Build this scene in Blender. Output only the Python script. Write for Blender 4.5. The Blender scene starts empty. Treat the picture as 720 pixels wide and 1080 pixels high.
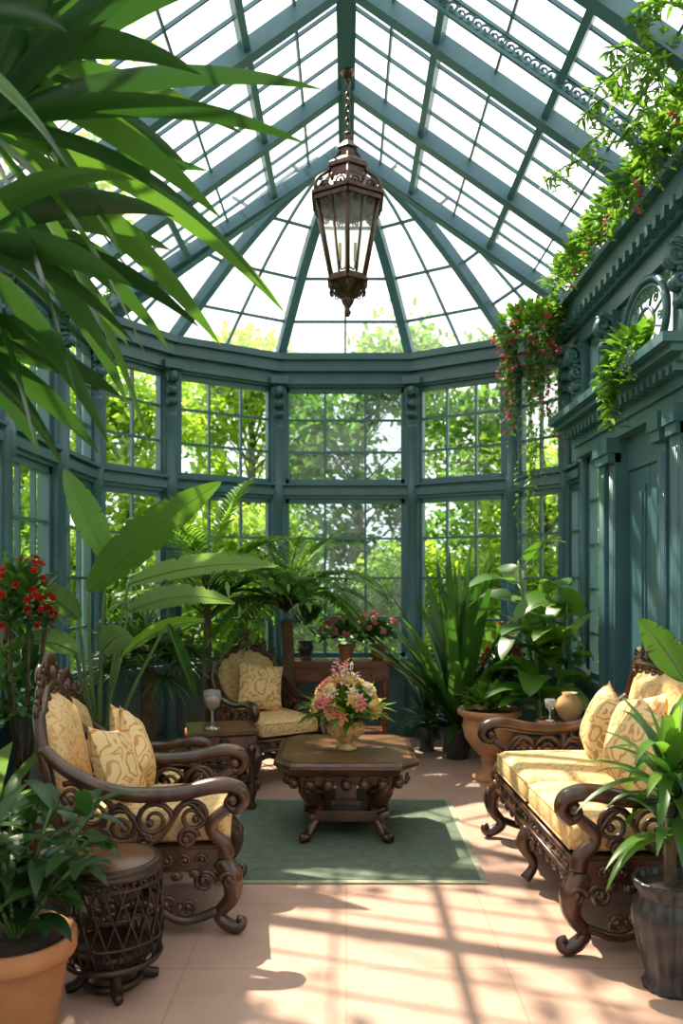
import bpy, math, random
from mathutils import Vector, Matrix
R = random.Random(7)
V = Vector
Z = V((0,0,1))
pi = math.pi
sc = bpy.context.scene

# ------------------------------------------------------------------ materials
def newmat(name):
    m = bpy.data.materials.new(name); m.use_nodes = True
    nt = m.node_tree; nt.nodes.clear()
    out = nt.nodes.new('ShaderNodeOutputMaterial')
    return m, nt, out

def mat(name, c1, c2=None, rough=.5, metal=0., scale=8., bump=0., stretch=(1,1,1), spec=.5, detail=4, coat=0.):
    m, nt, out = newmat(name)
    b = nt.nodes.new('ShaderNodeBsdfPrincipled')
    b.inputs['Roughness'].default_value = rough
    b.inputs['Metallic'].default_value = metal
    b.inputs['Specular IOR Level'].default_value = spec
    b.inputs['Coat Weight'].default_value = coat
    nt.links.new(b.outputs[0], out.inputs[0])
    tc = nt.nodes.new('ShaderNodeTexCoord'); mp = nt.nodes.new('ShaderNodeMapping')
    mp.inputs['Scale'].default_value = stretch
    nt.links.new(tc.outputs['Object'], mp.inputs[0])
    n = nt.nodes.new('ShaderNodeTexNoise'); n.inputs['Scale'].default_value = scale; n.inputs['Detail'].default_value = detail
    nt.links.new(mp.outputs[0], n.inputs[0])
    r = nt.nodes.new('ShaderNodeValToRGB')
    r.color_ramp.elements[0].position = .35; r.color_ramp.elements[1].position = .65
    r.color_ramp.elements[0].color = (*c1, 1); r.color_ramp.elements[1].color = (*(c2 or c1), 1)
    nt.links.new(n.outputs[0], r.inputs[0]); nt.links.new(r.outputs[0], b.inputs['Base Color'])
    if bump:
        bp = nt.nodes.new('ShaderNodeBump'); bp.inputs['Strength'].default_value = bump; bp.inputs['Distance'].default_value = .01
        nt.links.new(n.outputs[0], bp.inputs['Height']); nt.links.new(bp.outputs[0], b.inputs['Normal'])
    return m

def leafmat(name, c1, c2, rough=.35, trans=.35, tcol=None):
    m, nt, out = newmat(name)
    g = nt.nodes.new('ShaderNodeNewGeometry')
    r = nt.nodes.new('ShaderNodeValToRGB')
    r.color_ramp.elements[0].color = (*c1, 1); r.color_ramp.elements[1].color = (*c2, 1)
    nt.links.new(g.outputs['Random Per Island'], r.inputs[0])
    b = nt.nodes.new('ShaderNodeBsdfPrincipled'); b.inputs['Roughness'].default_value = rough
    nt.links.new(r.outputs[0], b.inputs['Base Color'])
    t = nt.nodes.new('ShaderNodeBsdfTranslucent')
    mx = nt.nodes.new('ShaderNodeMix'); mx.data_type = 'RGBA'; mx.blend_type = 'MULTIPLY'; mx.inputs[0].default_value = 1
    nt.links.new(r.outputs[0], mx.inputs[6]); mx.inputs[7].default_value = (*(tcol or (2.2, 2.0, .9)), 1)
    nt.links.new(mx.outputs[2], t.inputs[0])
    ms = nt.nodes.new('ShaderNodeMixShader'); ms.inputs[0].default_value = trans
    nt.links.new(b.outputs[0], ms.inputs[1]); nt.links.new(t.outputs[0], ms.inputs[2])
    nt.links.new(ms.outputs[0], out.inputs[0])
    return m

def glassmat(name, tint, gl=.5, haze=0., hazecol=(.8,.9,.95)):
    m, nt, out = newmat(name)
    t = nt.nodes.new('ShaderNodeBsdfTransparent'); t.inputs[0].default_value = (*tint, 1)
    g = nt.nodes.new('ShaderNodeBsdfGlossy'); g.inputs['Roughness'].default_value = .03
    lw = nt.nodes.new('ShaderNodeLayerWeight'); lw.inputs[0].default_value = .5
    pw = nt.nodes.new('ShaderNodeMath'); pw.operation = 'POWER'; pw.inputs[1].default_value = 5
    nt.links.new(lw.outputs['Facing'], pw.inputs[0])
    ma = nt.nodes.new('ShaderNodeMath'); ma.operation = 'MULTIPLY_ADD'; ma.inputs[1].default_value = gl; ma.inputs[2].default_value = .03
    nt.links.new(pw.outputs[0], ma.inputs[0])
    ms = nt.nodes.new('ShaderNodeMixShader')
    nt.links.new(ma.outputs[0], ms.inputs[0]); nt.links.new(t.outputs[0], ms.inputs[1]); nt.links.new(g.outputs[0], ms.inputs[2])
    last = ms
    if haze:
        d = nt.nodes.new('ShaderNodeBsdfTranslucent'); d.inputs[0].default_value = (*hazecol, 1)
        m2 = nt.nodes.new('ShaderNodeMixShader'); m2.inputs[0].default_value = haze
        nt.links.new(ms.outputs[0], m2.inputs[1]); nt.links.new(d.outputs[0], m2.inputs[2]); last = m2
    nt.links.new(last.outputs[0], out.inputs[0])
    return m

def damask(name, base, motif, scale=9.):
    m, nt, out = newmat(name)
    b = nt.nodes.new('ShaderNodeBsdfPrincipled'); b.inputs['Roughness'].default_value = .75
    nt.links.new(b.outputs[0], out.inputs[0])
    tc = nt.nodes.new('ShaderNodeTexCoord')
    n = nt.nodes.new('ShaderNodeTexNoise'); n.inputs['Scale'].default_value = scale*1.3; n.inputs['Detail'].default_value = 1
    n.inputs['Distortion'].default_value = 1.2
    nt.links.new(tc.outputs['Object'], n.inputs[0])
    v = nt.nodes.new('ShaderNodeTexVoronoi'); v.inputs['Scale'].default_value = scale; v.inputs['Randomness'].default_value = .35
    ad = nt.nodes.new('ShaderNodeVectorMath'); ad.operation = 'ADD'
    sc_ = nt.nodes.new('ShaderNodeVectorMath'); sc_.operation = 'SCALE'; sc_.inputs['Scale'].default_value = .12
    nt.links.new(n.outputs[1], sc_.inputs[0]); nt.links.new(tc.outputs['Object'], ad.inputs[0]); nt.links.new(sc_.outputs[0], ad.inputs[1])
    nt.links.new(ad.outputs[0], v.inputs[0])
    s = nt.nodes.new('ShaderNodeMath'); s.operation = 'MULTIPLY'; s.inputs[1].default_value = 22
    nt.links.new(v.outputs['Distance'], s.inputs[0])
    si = nt.nodes.new('ShaderNodeMath'); si.operation = 'SINE'; nt.links.new(s.outputs[0], si.inputs[0])
    mu = nt.nodes.new('ShaderNodeMath'); mu.operation = 'MULTIPLY'; nt.links.new(si.outputs[0], mu.inputs[0]); nt.links.new(n.outputs[0], mu.inputs[1])
    r = nt.nodes.new('ShaderNodeValToRGB')
    r.color_ramp.elements[0].position = .08; r.color_ramp.elements[1].position = .38
    r.color_ramp.elements[0].color = (*base, 1); r.color_ramp.elements[1].color = (*motif, 1)
    nt.links.new(mu.outputs[0], r.inputs[0]); nt.links.new(r.outputs[0], b.inputs['Base Color'])
    return m

def tilemat():
    m, nt, out = newmat('floor_tile')
    b = nt.nodes.new('ShaderNodeBsdfPrincipled'); b.inputs['Roughness'].default_value = .42
    nt.links.new(b.outputs[0], out.inputs[0])
    tc = nt.nodes.new('ShaderNodeTexCoord')
    br = nt.nodes.new('ShaderNodeTexBrick'); br.offset = 0; br.inputs['Scale'].default_value = 1
    br.inputs['Brick Width'].default_value = .62; br.inputs['Row Height'].default_value = .62
    br.inputs['Mortar Size'].default_value = .0035
    br.inputs['Color1'].default_value = (.48,.305,.24,1); br.inputs['Color2'].default_value = (.44,.28,.22,1)
    br.inputs['Mortar'].default_value = (.35,.22,.175,1)
    nt.links.new(tc.outputs['Object'], br.inputs[0])
    n = nt.nodes.new('ShaderNodeTexNoise'); n.inputs['Scale'].default_value = 5; n.inputs['Detail'].default_value = 8
    nt.links.new(tc.outputs['Object'], n.inputs[0])
    mr = nt.nodes.new('ShaderNodeMapRange'); mr.inputs[3].default_value = .76; mr.inputs[4].default_value = 1.22
    nt.links.new(n.outputs[0], mr.inputs[0])
    mx = nt.nodes.new('ShaderNodeVectorMath'); mx.operation = 'SCALE'
    nt.links.new(br.outputs[0], mx.inputs[0]); nt.links.new(mr.outputs[0], mx.inputs['Scale'])
    nt.links.new(mx.outputs[0], b.inputs['Base Color'])
    return m

def emis(name, col, s):
    m, nt, out = newmat(name)
    e = nt.nodes.new('ShaderNodeEmission'); e.inputs[0].default_value = (*col,1); e.inputs[1].default_value = s
    nt.links.new(e.outputs[0], out.inputs[0]); return m

def clearglass():
    m, nt, out = newmat('clear_glass')
    b = nt.nodes.new('ShaderNodeBsdfPrincipled'); b.inputs['Base Color'].default_value = (.93,.95,.93,1)
    b.inputs['Transmission Weight'].default_value = .85; b.inputs['Roughness'].default_value = .04; b.inputs['IOR'].default_value = 1.45
    nt.links.new(b.outputs[0], out.inputs[0]); return m

TEAL = mat('teal_paint', (.036,.102,.122), (.050,.125,.145), rough=.36, scale=3)
TEALR = mat('teal_roof_paint', (.048,.13,.175), (.066,.16,.205), rough=.4, scale=3)
GLASS = glassmat('window_glass', (.93,.98,.97))
GLASSB = glassmat('blue_window_glass', (.50,.64,.66), haze=.02)
ROOFG = glassmat('roof_glass', (.98,.99,.99), haze=.05, hazecol=(.95,.97,1))
DOMEG = glassmat('dome_glass', (.95,.98,.97), haze=.05, hazecol=(.95,.97,1))
WOOD = mat('dark_carved_wood', (.030,.011,.006), (.085,.033,.016), rough=.28, scale=14, stretch=(1,1,.3), bump=.1, coat=.3)
WOODT = mat('table_top_wood', (.10,.042,.02), (.17,.075,.036), rough=.34, scale=4, stretch=(1.5,8,1), coat=.1)
WOODR = mat('red_wood', (.15,.045,.018), (.25,.085,.035), rough=.35, scale=6, stretch=(1,5,5))
CREAM = damask('cream_damask', (.68,.48,.235), (.54,.33,.12), 8)
PILLOW = damask('pillow_damask', (.72,.51,.25), (.48,.235,.065), 7)
IRON = mat('black_iron', (.025,.016,.012), (.06,.035,.022), rough=.4, metal=.5)
BRONZE = mat('lantern_bronze', (.035,.018,.013), (.085,.045,.032), rough=.38, metal=.6, scale=30)
TERRA = mat('terracotta', (.36,.14,.055), (.48,.21,.085), rough=.75, scale=7, bump=.2)
TERRAL = mat('light_terracotta', (.38,.18,.08), (.50,.26,.13), rough=.7, scale=9, bump=.2)
DPOT = mat('dark_glazed_pot', (.022,.022,.026), (.045,.042,.045), rough=.3, scale=12)
SOIL = mat('soil', (.025,.015,.01), (.05,.03,.02), rough=.95, scale=30, bump=.5)
TRUNK = mat('trunk_bark', (.07,.045,.025), (.13,.09,.05), rough=.9, scale=20, bump=.5)
TBARK = mat('garden_bark', (.06,.055,.035), (.11,.10,.06), rough=.9, scale=20)
STEM = mat('green_stem', (.06,.12,.03), (.10,.17,.045), rough=.5)
RUG = mat('rug_green', (.085,.115,.085), (.12,.155,.11), rough=.95, scale=18, bump=.4, detail=8)
RUGB = mat('rug_border', (.24,.25,.17), (.3,.31,.22), rough=.95, scale=30, bump=.3)
LGREEN = mat('lawn', (.14,.24,.04), (.24,.36,.07), rough=.9, scale=4)
GOLD = mat('gilt_ceramic', (.35,.20,.06), (.6,.42,.18), rough=.3, scale=25)
AMBER = mat('amber_glass', (.35,.2,.08), (.55,.36,.18), rough=.12, scale=5)
CLEAR = clearglass()
LANTG = glassmat('lantern_glass', (.88,.9,.88), haze=.25, hazecol=(.85,.88,.85))
BULB = emis('candle_bulb', (1,.8,.5), 3)
L_DARK = leafmat('leaf_dark', (.010,.042,.012), (.035,.095,.024))
L_MID = leafmat('leaf_mid', (.018,.07,.014), (.06,.15,.028))
L_BRIGHT = leafmat('leaf_bright', (.05,.15,.02), (.13,.27,.045), trans=.42)
L_PALM = leafmat('leaf_palm', (.008,.038,.012), (.03,.09,.022), trans=.28, rough=.3)
L_FERN = leafmat('leaf_fern', (.03,.10,.02), (.10,.21,.045), trans=.45)
L_PALE = leafmat('leaf_pale', (.07,.15,.065), (.15,.27,.13), trans=.3)
L_TREE = leafmat('leaf_tree', (.14,.27,.025), (.38,.52,.08), trans=.55, rough=.7, tcol=(1.5,1.5,.8))
L_TREED = leafmat('leaf_tree_dark', (.06,.17,.03), (.19,.34,.08), trans=.5, rough=.7, tcol=(1.5,1.5,.9))
PINK = leafmat('petal_pink', (.80,.25,.33), (.88,.52,.52), trans=.4, tcol=(1.1,1,1))
MAG = leafmat('petal_magenta', (.6,.06,.14), (.75,.2,.28), trans=.3, tcol=(1.1,1,1))
RED = leafmat('petal_red', (.45,.015,.02), (.7,.06,.05), trans=.3, tcol=(1.2,1,1))
YEL = leafmat('petal_yellow', (.85,.6,.15), (.9,.8,.4), trans=.4, tcol=(1.1,1,1))
WHT = leafmat('petal_cream', (.85,.74,.55), (.9,.86,.75), trans=.4, tcol=(1,1,1))
ORG = leafmat('petal_coral', (.85,.38,.22), (.9,.55,.38), trans=.4, tcol=(1.1,1,1))

# ------------------------------------------------------------------ mesh builder
def cr(pts, n=6):
    P = [V(p[:3]) for p in pts]; Rr = [p[3] if len(p) > 3 else None for p in pts]
    out = []; rad = []
    for i in range(len(P)-1):
        p0 = P[max(i-1,0)]; p1 = P[i]; p2 = P[i+1]; p3 = P[min(i+2,len(P)-1)]
        for k in range(n):
            t = k/n
            out.append(.5*((2*p1)+(-p0+p2)*t+(2*p0-5*p1+4*p2-p3)*t*t+(-p0+3*p1-3*p2+p3)*t**3))
            if Rr[0] is not None: rad.append(Rr[i]*(1-t)+Rr[i+1]*t)
    out.append(P[-1]); 
    if Rr[0] is not None: rad.append(Rr[-1])
    return out, rad

XL,XR=-2.05,1.87
YB=-1.6
BAY=[(-2.05,6.5),(-1.58,7.15),(-.66,7.73),(.64,7.73),(1.50,7.2),(1.87,6.7)]
ZB=3.6; ZE=3.78; ZR=5.08; YA=6.6; XM=0.
def inward(p0,p1):
    d=(V((*p1,0))-V((*p0,0))).normalized(); nn=V((d.y,-d.x,0))
    c=V((0,4,0))-V((*p0,0))
    return nn if nn.dot(c)>0 else -nn
PLANES=[(V((*a,0)),inward(a,b)) for a,b in zip(BAY[:-1],BAY[1:])]+[(V((XL,0,0)),V((1,0,0))),(V((XR,0,0)),V((-1,0,0)))]

class MB:
    def __init__(s): s.v=[]; s.f=[]; s.mi=[]; s.sm=[]; s.M=None
    def add(s, vs, fs, mi=0, smooth=True):
        o = len(s.v)
        if s.M is not None: vs = [s.M @ V(v) for v in vs]
        s.v.extend([tuple(v) for v in vs])
        for f in fs: s.f.append(tuple(i+o for i in f)); s.mi.append(mi); s.sm.append(smooth)
    def box(s, a, b, mi=0):
        x0,y0,z0=a; x1,y1,z1=b
        if x0>x1: x0,x1=x1,x0
        if y0>y1: y0,y1=y1,y0
        if z0>z1: z0,z1=z1,z0
        vs=[(x0,y0,z0),(x1,y0,z0),(x1,y1,z0),(x0,y1,z0),(x0,y0,z1),(x1,y0,z1),(x1,y1,z1),(x0,y1,z1)]
        s.add(vs,[(3,2,1,0),(4,5,6,7),(0,1,5,4),(1,2,6,5),(2,3,7,6),(3,0,4,7)],mi,False)
    def beam(s, p, q, w, h, mi=0, up=Z, off=0.):
        p=V(p); q=V(q); d=(q-p).normalized(); sd=d.cross(V(up)).normalized(); u=sd.cross(d)
        p=p+u*off; q=q+u*off
        vs=[]
        for c in (p,q):
            for a,b in ((-1,-1),(1,-1),(1,1),(-1,1)): vs.append(c+sd*a*w/2+u*b*h/2)
        s.add(vs,[(0,1,2,3),(7,6,5,4),(0,4,5,1),(1,5,6,2),(2,6,7,3),(3,7,4,0)],mi,False)
    def tube(s, pts, rad, n=8, mi=0, cap=True, flat=1.):
        pts=[V(p) for p in pts]
        if not isinstance(rad,(list,tuple)): rad=[rad]*len(pts)
        d=(pts[1]-pts[0]).normalized(); a=d.orthogonal().normalized()
        if abs(d.z)<.9: a=d.cross(Z).normalized()
        vs=[]; fs=[]
        for i,p in enumerate(pts):
            if i==0: d=pts[1]-pts[0]
            elif i==len(pts)-1: d=pts[i]-pts[i-1]
            else: d=pts[i+1]-pts[i-1]
            if d.length<1e-9: d=V((0,0,1))
            d.normalize(); a=(a-d*a.dot(d))
            if a.length<1e-6: a=d.orthogonal()
            a.normalize(); b=d.cross(a)
            for k in range(n):
                t=2*pi*k/n; vs.append(p+(a*math.cos(t)*flat+b*math.sin(t))*rad[i])
        for i in range(len(pts)-1):
            for k in range(n):
                k2=(k+1)%n; fs.append((i*n+k,i*n+k2,(i+1)*n+k2,(i+1)*n+k))
        if cap:
            fs.append(tuple(range(n-1,-1,-1))); L=(len(pts)-1)*n; fs.append(tuple(range(L,L+n)))
        s.add(vs,fs,mi,True)
    def curve(s, ctrl, n=6, seg=8, mi=0, r=None, flat=1.):
        p,rr=cr(ctrl,n); s.tube(p, rr if rr else r, seg, mi, True, flat)
    def lathe(s, prof, c=(0,0,0), n=24, mi=0, smooth=True, rfun=None, rot=0.):
        vs=[]; fs=[]; m=len(prof)
        for r,z in prof:
            for k in range(n):
                t=2*pi*k/n+rot; q=r*(rfun(t) if rfun else 1)
                vs.append((c[0]+q*math.cos(t),c[1]+q*math.sin(t),c[2]+z))
        for i in range(m-1):
            for k in range(n):
                k2=(k+1)%n; fs.append((i*n+k,i*n+k2,(i+1)*n+k2,(i+1)*n+k))
        fs.append(tuple(range(n-1,-1,-1))); fs.append(tuple(range((m-1)*n,m*n)))
        s.add(vs,fs,mi,smooth)
    def ell(s, c, r, n=10, mi=0):
        if not isinstance(r,(tuple,list)): r=(r,r,r)
        m=max(4,n//2+1); vs=[]; fs=[]
        for i in range(m+1):
            a=pi*i/m
            for k in range(n):
                t=2*pi*k/n; vs.append((c[0]+r[0]*math.sin(a)*math.cos(t),c[1]+r[1]*math.sin(a)*math.sin(t),c[2]-r[2]*math.cos(a)))
        for i in range(m):
            for k in range(n):
                k2=(k+1)%n; fs.append((i*n+k,i*n+k2,(i+1)*n+k2,(i+1)*n+k))
        s.add(vs,fs,mi,True)
    def rbox(s, c, size, r, n=6, mi=0, puff=0.):
        h=[x/2 for x in size]; idx={}; vs=[]; fs=[]
        def put(q):
            key=tuple(round(x,4) for x in q)
            if key in idx: return idx[key]
            p=[q[i]*h[i] for i in range(3)]
            cl=[max(-(h[i]-r),min(h[i]-r,p[i])) for i in range(3)]
            d=V([p[i]-cl[i] for i in range(3)])
            if d.length>1e-9: d=d.normalized()*r
            w=V(cl)+d
            if puff: w.z += puff*(1-q[0]**2)*(1-q[1]**2)*(1 if q[2]>0 else 0)
            idx[key]=len(vs); vs.append(w+V(c)); return idx[key]
        g=[-1+2*i/n for i in range(n+1)]
        g=[math.copysign(abs(x)**.6,x) if x else 0 for x in g]
        for ax in range(3):
            for sg in (-1,1):
                o=[a for a in range(3) if a!=ax]
                for i in range(n):
                    for j in range(n):
                        q=[]
                        for a,b in ((i,j),(i+1,j),(i+1,j+1),(i,j+1)):
                            w=[0,0,0]; w[ax]=sg; w[o[0]]=g[a]; w[o[1]]=g[b]; q.append(put(w))
                        if (sg<0)^(ax==1): q=q[::-1]
                        fs.append(tuple(q))
        s.add(vs,fs,mi,True)
    def pillow(s, w, h, t, n=14, mi=0):
        for sg in (1,-1):
            vs=[]; fs=[]
            for i in range(n+1):
                for j in range(n+1):
                    u=-1+2*i/n; v=-1+2*j/n
                    th=t/2*((1-abs(u)**3)*(1-abs(v)**3))**.6
                    vs.append((u*w/2*(1-.1*(1-v*v)), sg*th, v*h/2*(1-.1*(1-u*u))))
            for i in range(n):
                for j in range(n):
                    a=i*(n+1)+j; q=(a,a+n+1,a+n+2,a+1); fs.append(q if sg<0 else q[::-1])
            s.add(vs,fs,mi,True)
    def scroll(s, c, ax, ay, r, turns=1.4, th=.01, a0=0., sg=1, seg=6, mi=0, n=None, r1=.22):
        c=V(c); ax=V(ax); ay=V(ay); n=n or int(12*turns)+2
        pts=[]; rr=[]
        for i in range(n+1):
            t=i/n; a=a0+sg*2*pi*turns*t; q=r*(1-t*(1-r1))
            pts.append(c+ax*q*math.cos(a)+ay*q*math.sin(a)); rr.append(th*(1-.35*t))
        s.tube(pts,rr,seg,mi)
        s.ell(pts[-1],th*1.5,6,mi)
    def prism(s, poly, z0, z1, mi=0, sc0=1., sc1=1., smooth=False):
        n=len(poly); vs=[(x*sc0,y*sc0,z0) for x,y in poly]+[(x*sc1,y*sc1,z1) for x,y in poly]
        fs=[tuple(range(n-1,-1,-1)),tuple(range(n,2*n))]+[(k,(k+1)%n,n+(k+1)%n,n+k) for k in range(n)]
        s.add(vs,fs,mi,smooth)
    def leaf(s, p, d, L, W, droop=.5, n=6, shape='lance', fold=.25, mi=0, roll=0., wav=0.):
        p=V(p); d=V(d).normalized(); sd=d.cross(Z)
        if sd.length<.05: sd=V((math.cos(R.random()*6.28),math.sin(R.random()*6.28),0)); sd=sd-d*sd.dot(d)
        sd.normalize()
        if roll: sd=Matrix.Rotation(roll,3,d)@sd
        vs=[]; fs=[]
        for i in range(n+1):
            t=i/n
            if shape=='lance': w=(t+.02)**.5*(1-t)/.385
            elif shape=='paddle': w=max(0,math.sin(pi*min(1,t*.93+.05)))**.6
            elif shape=='strap': w=min(1,.35+t*5)*(1-t**3)
            elif shape=='blade': w=(math.sin(pi*(t**.8)*.97+.03*pi))**.8 if t<1 else 0
            elif shape=='heart': w=min(1.,(t+.03)*4)**.5*(1-t)**.55*1.15
            else: w=1
            w=max(w,.02)*W
            nr=sd.cross(d)
            wv=wav*math.sin(t*17+p.x*30)*w
            vs+= [p+sd*w/2+nr*(fold*w/2+wv), p, p-sd*w/2+nr*(fold*w/2-wv)]
            p=p+d*(L/n); d=(d+V((0,0,-droop/n))).normalized(); sd=(sd-d*sd.dot(d)).normalized()
        for i in range(n):
            a=i*3; fs+=[(a,a+3,a+4,a+1),(a+1,a+4,a+5,a+2)]
        s.add(vs,fs,mi,True)
        return p
    def bigleaf(s, p, d, L, W, droop=.5, mi=0, roll=0., rib=3):
        """broad paddle leaf with corrugated side veins, midrib and a few torn notches"""
        p=V(p); d=V(d).normalized(); sd=d.cross(Z)
        if sd.length<.05: sd=V((1,0,0))
        sd.normalize(); sd=Matrix.Rotation(roll,3,d)@sd
        n=64; vs=[]; fs=[]; mid=[]
        notch={R.randrange(14,56):R.uniform(.1,.35) for _ in range(4)}
        for i in range(n+1):
            t=i/n; w=((math.sin(pi*(t**.8)*.97+.03*pi))**.75 if t<1 else .01); w=max(w,.015)*W
            nr=sd.cross(d); cor=.0035*(1 if i%2 else -1)
            wl=w*(1-notch.get(i,0)); wr=w*(1-notch.get((i+7),0))
            vs+=[p+sd*wl/2+nr*(.10*w+cor)-d*w*-.08, p+sd*wl/4+nr*(.075*w+cor), p, p-sd*wr/4+nr*(.075*w+cor), p-sd*wr/2+nr*(.10*w+cor)+d*w*.08]
            mid.append(p-nr*.002)
            p=p+d*(L/n); d=(d+V((0,0,-droop/n))).normalized(); sd=(sd-d*sd.dot(d)).normalized()
        for i in range(n):
            a=i*5
            for k in range(4): fs.append((a+k,a+5+k,a+6+k,a+1+k))
        s.add(vs,fs,mi,True)
        s.tube(mid,[.007*(1-.85*i/n) for i in range(n+1)],6,rib)
    def make(s, name, mats, loc=(0,0,0), rz=0., scale=1., rot=None):
        if name.startswith(('potted_','planted_')):   # keep foliage inside the room
            L=V(loc)
            for i,v in enumerate(s.v):
                w=V(v)*scale+L; ch=False
                for p0,nn in PLANES:
                    lim=.16 if nn.x!=-1 else .18
                    dd=(w-p0).dot(nn)
                    if dd<lim: w=w+nn*(lim-dd+.02*math.sin(i)); ch=True
                if ch: s.v[i]=tuple((w-L)/scale)
        me=bpy.data.meshes.new(name+'_mesh'); me.from_pydata(s.v,[],s.f)
        for m in mats: me.materials.append(m)
        me.polygons.foreach_set('material_index',s.mi); me.polygons.foreach_set('use_smooth',s.sm); me.update()
        o=bpy.data.objects.new(name,me); sc.collection.objects.link(o)
        o.location=loc; o.rotation_euler=rot if rot else (0,0,rz); o.scale=(scale,)*3
        return o
def dup(o, loc, rz=0., scale=1., rot=None):
    c=o.copy(); sc.collection.objects.link(c); c.location=loc; c.rotation_euler=rot if rot else (0,0,rz); c.scale=(scale,)*3; return c
def rdir(zmin=-1.,zmax=1.):
    z=R.uniform(zmin,zmax); a=R.uniform(0,2*pi); r=math.sqrt(max(0,1-z*z)); return V((r*math.cos(a),r*math.sin(a),z))
def sph(az,el): # degrees
    a=math.radians(az); e=math.radians(el); return V((math.cos(e)*math.cos(a),math.cos(e)*math.sin(a),math.sin(e)))

# ------------------------------------------------------------------ shell
m=MB()
poly=[(XL,YB)]+BAY+[(XR,YB)]
n=len(poly)
m.add([(x*1.04,y if y<0 else y+.1,0) for x,y in poly]+[(x*1.04,y if y<0 else y+.1,-.12) for x,y in poly],
      [tuple(range(n-1,-1,-1)),tuple(range(n,2*n))]+[(k,(k+1)%n,n+(k+1)%n,n+k) for k in range(n)],0,False)
m.make('floor',[tilemat()])

wn=[0]
def window(p0,p1,z0,z1,cols,rows,glass=GLASS,fr=.045,mt=.02):
    m=MB(); p0=V((*p0,0)); p1=V((*p1,0)); d=(p1-p0); L=d.length; d.normalize()
    def pt(s,z): q=p0+d*s; return V((q.x,q.y,z))
    m.beam(pt(0,z0+fr/2),pt(L,z0+fr/2),.06,fr); m.beam(pt(0,z1-fr/2),pt(L,z1-fr/2),.06,fr)
    for s_ in (fr/2,L-fr/2): m.beam(pt(s_,z0),pt(s_,z1),.06,fr,up=d)
    for c in range(1,cols): m.beam(pt(L*c/cols,z0),pt(L*c/cols,z1),.035,mt,up=d)
    for r in range(1,rows): zz=z0+(z1-z0)*r/rows; m.beam(pt(0,zz),pt(L,zz),.034,mt)
    m.add([pt(0,z0),pt(L,z0),pt(L,z1),pt(0,z1)],[(0,1,2,3)],1,False)
    wn[0]+=1
    m.make('window_%d'%wn[0],[TEAL,glass])

def column(m,x,y,ztop,r=.055,nx=0,ny=-1):
    nv=V((nx,ny,0)).normalized(); t=V((-nv.y,nv.x,0))
    b=V((x,y,0))
    m.beam(b,b+V((0,0,ztop)),.14,.14,up=nv)
    m.lathe([(.085,0),(.085,.12),(.07,.15),(.07,.68),(.08,.7),(.08,.75),(.045,.8),(.045,2.2),(.065,2.23),(.065,2.38),(.045,2.42),(.045,2.9),(.06,2.93),(.05,2.97)],(x+nv.x*.06,y+nv.y*.06,0),12)
    for k,(zz,rr) in enumerate(((3.27,.06),(3.15,.045),(3.05,.032))):
        for sgn in (-1,1):
            m.scroll(b+nv*(.11)+t*sgn*.035+V((0,0,zz)),nv,Z,rr,1.3,.014,a0=1.2,sg=1)
        m.ell(b+nv*(.13+.01*(2-k))+V((0,0,zz)),(.04,.04,rr*.8),8)
        for sgn in (-1,1): m.scroll(b+nv*.15+t*sgn*.03+V((0,0,zz)),t*sgn,Z,rr*.6,1.3,.009,a0=-1.5)
    m.beam(b+nv*.08+V((0,0,3.33)),b+nv*.08+V((0,0,3.4)),.17,.2,up=nv)

def wallseg(m,p0,p1,ins,zt=3.6,low=True):
    p0=V((*p0,0)); p1=V((*p1,0)); d=(p1-p0).normalized(); L=(p1-p0).length; ins=V(ins)
    def bb(z0,z1,th,o=0.):
        c=V((0,0,(z0+z1)/2))+ins*o
        m.beam(p0+c,p1+c,th,z1-z0)
    bb(0,.7,.10); bb(0,.14,.05,.06); bb(.62,.7,.03,.06); bb(.7,.745,.2,.03)
    bb(2.26,2.38,.11); bb(2.29,2.35,.05,.06); bb(2.38,2.40,.16,.02)
    bb(3.32,zt,.13); bb(3.34,3.38,.04,.08); bb(3.46,3.50,.06,.09); bb(3.5,zt-.03,.04,.1); bb(zt-.04,zt+.02,.2,.06)
    k=max(1,round(L/.6))
    for i in range(k):
        a=p0+d*(L*(i+.12)/k)+ins*.055; b=p0+d*(L*(i+.88)/k)+ins*.055
        m.beam(a+V((0,0,.38)),b+V((0,0,.38)),.02,.36)
        m.beam(a+d*.04+V((0,0,.38))+ins*.012,b-d*.04+V((0,0,.38))+ins*.012,.02,.28)

names=['wall_back_far_left','wall_back_left','wall_back','wall_back_right','wall_back_far_right']
for i in range(5):
    p0,p1=BAY[i],BAY[i+1]; ins=inward(p0,p1)
    m=MB(); wallseg(m,p0,p1,ins); 
    m.make(names[i],[TEAL])
    d=(V(p1)-V(p0)).normalized(); q0=V(p0)+d*.07; q1=V(p1)-d*.07
    cols=3 if i in(1,2,3) else 2
    gl=GLASSB if i==2 else GLASS
    window(q0,q1,.745,2.26,cols,4,gl); window(q0,q1,2.40,3.32,cols,3,gl)
m=MB()
for i,(x,y) in enumerate(BAY):
    nv=V((0-x,4.5-y,0)).normalized(); column(m,x,y,3.6,nx=nv.x,ny=nv.y)
m.make('trim_1',[TEAL])

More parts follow.
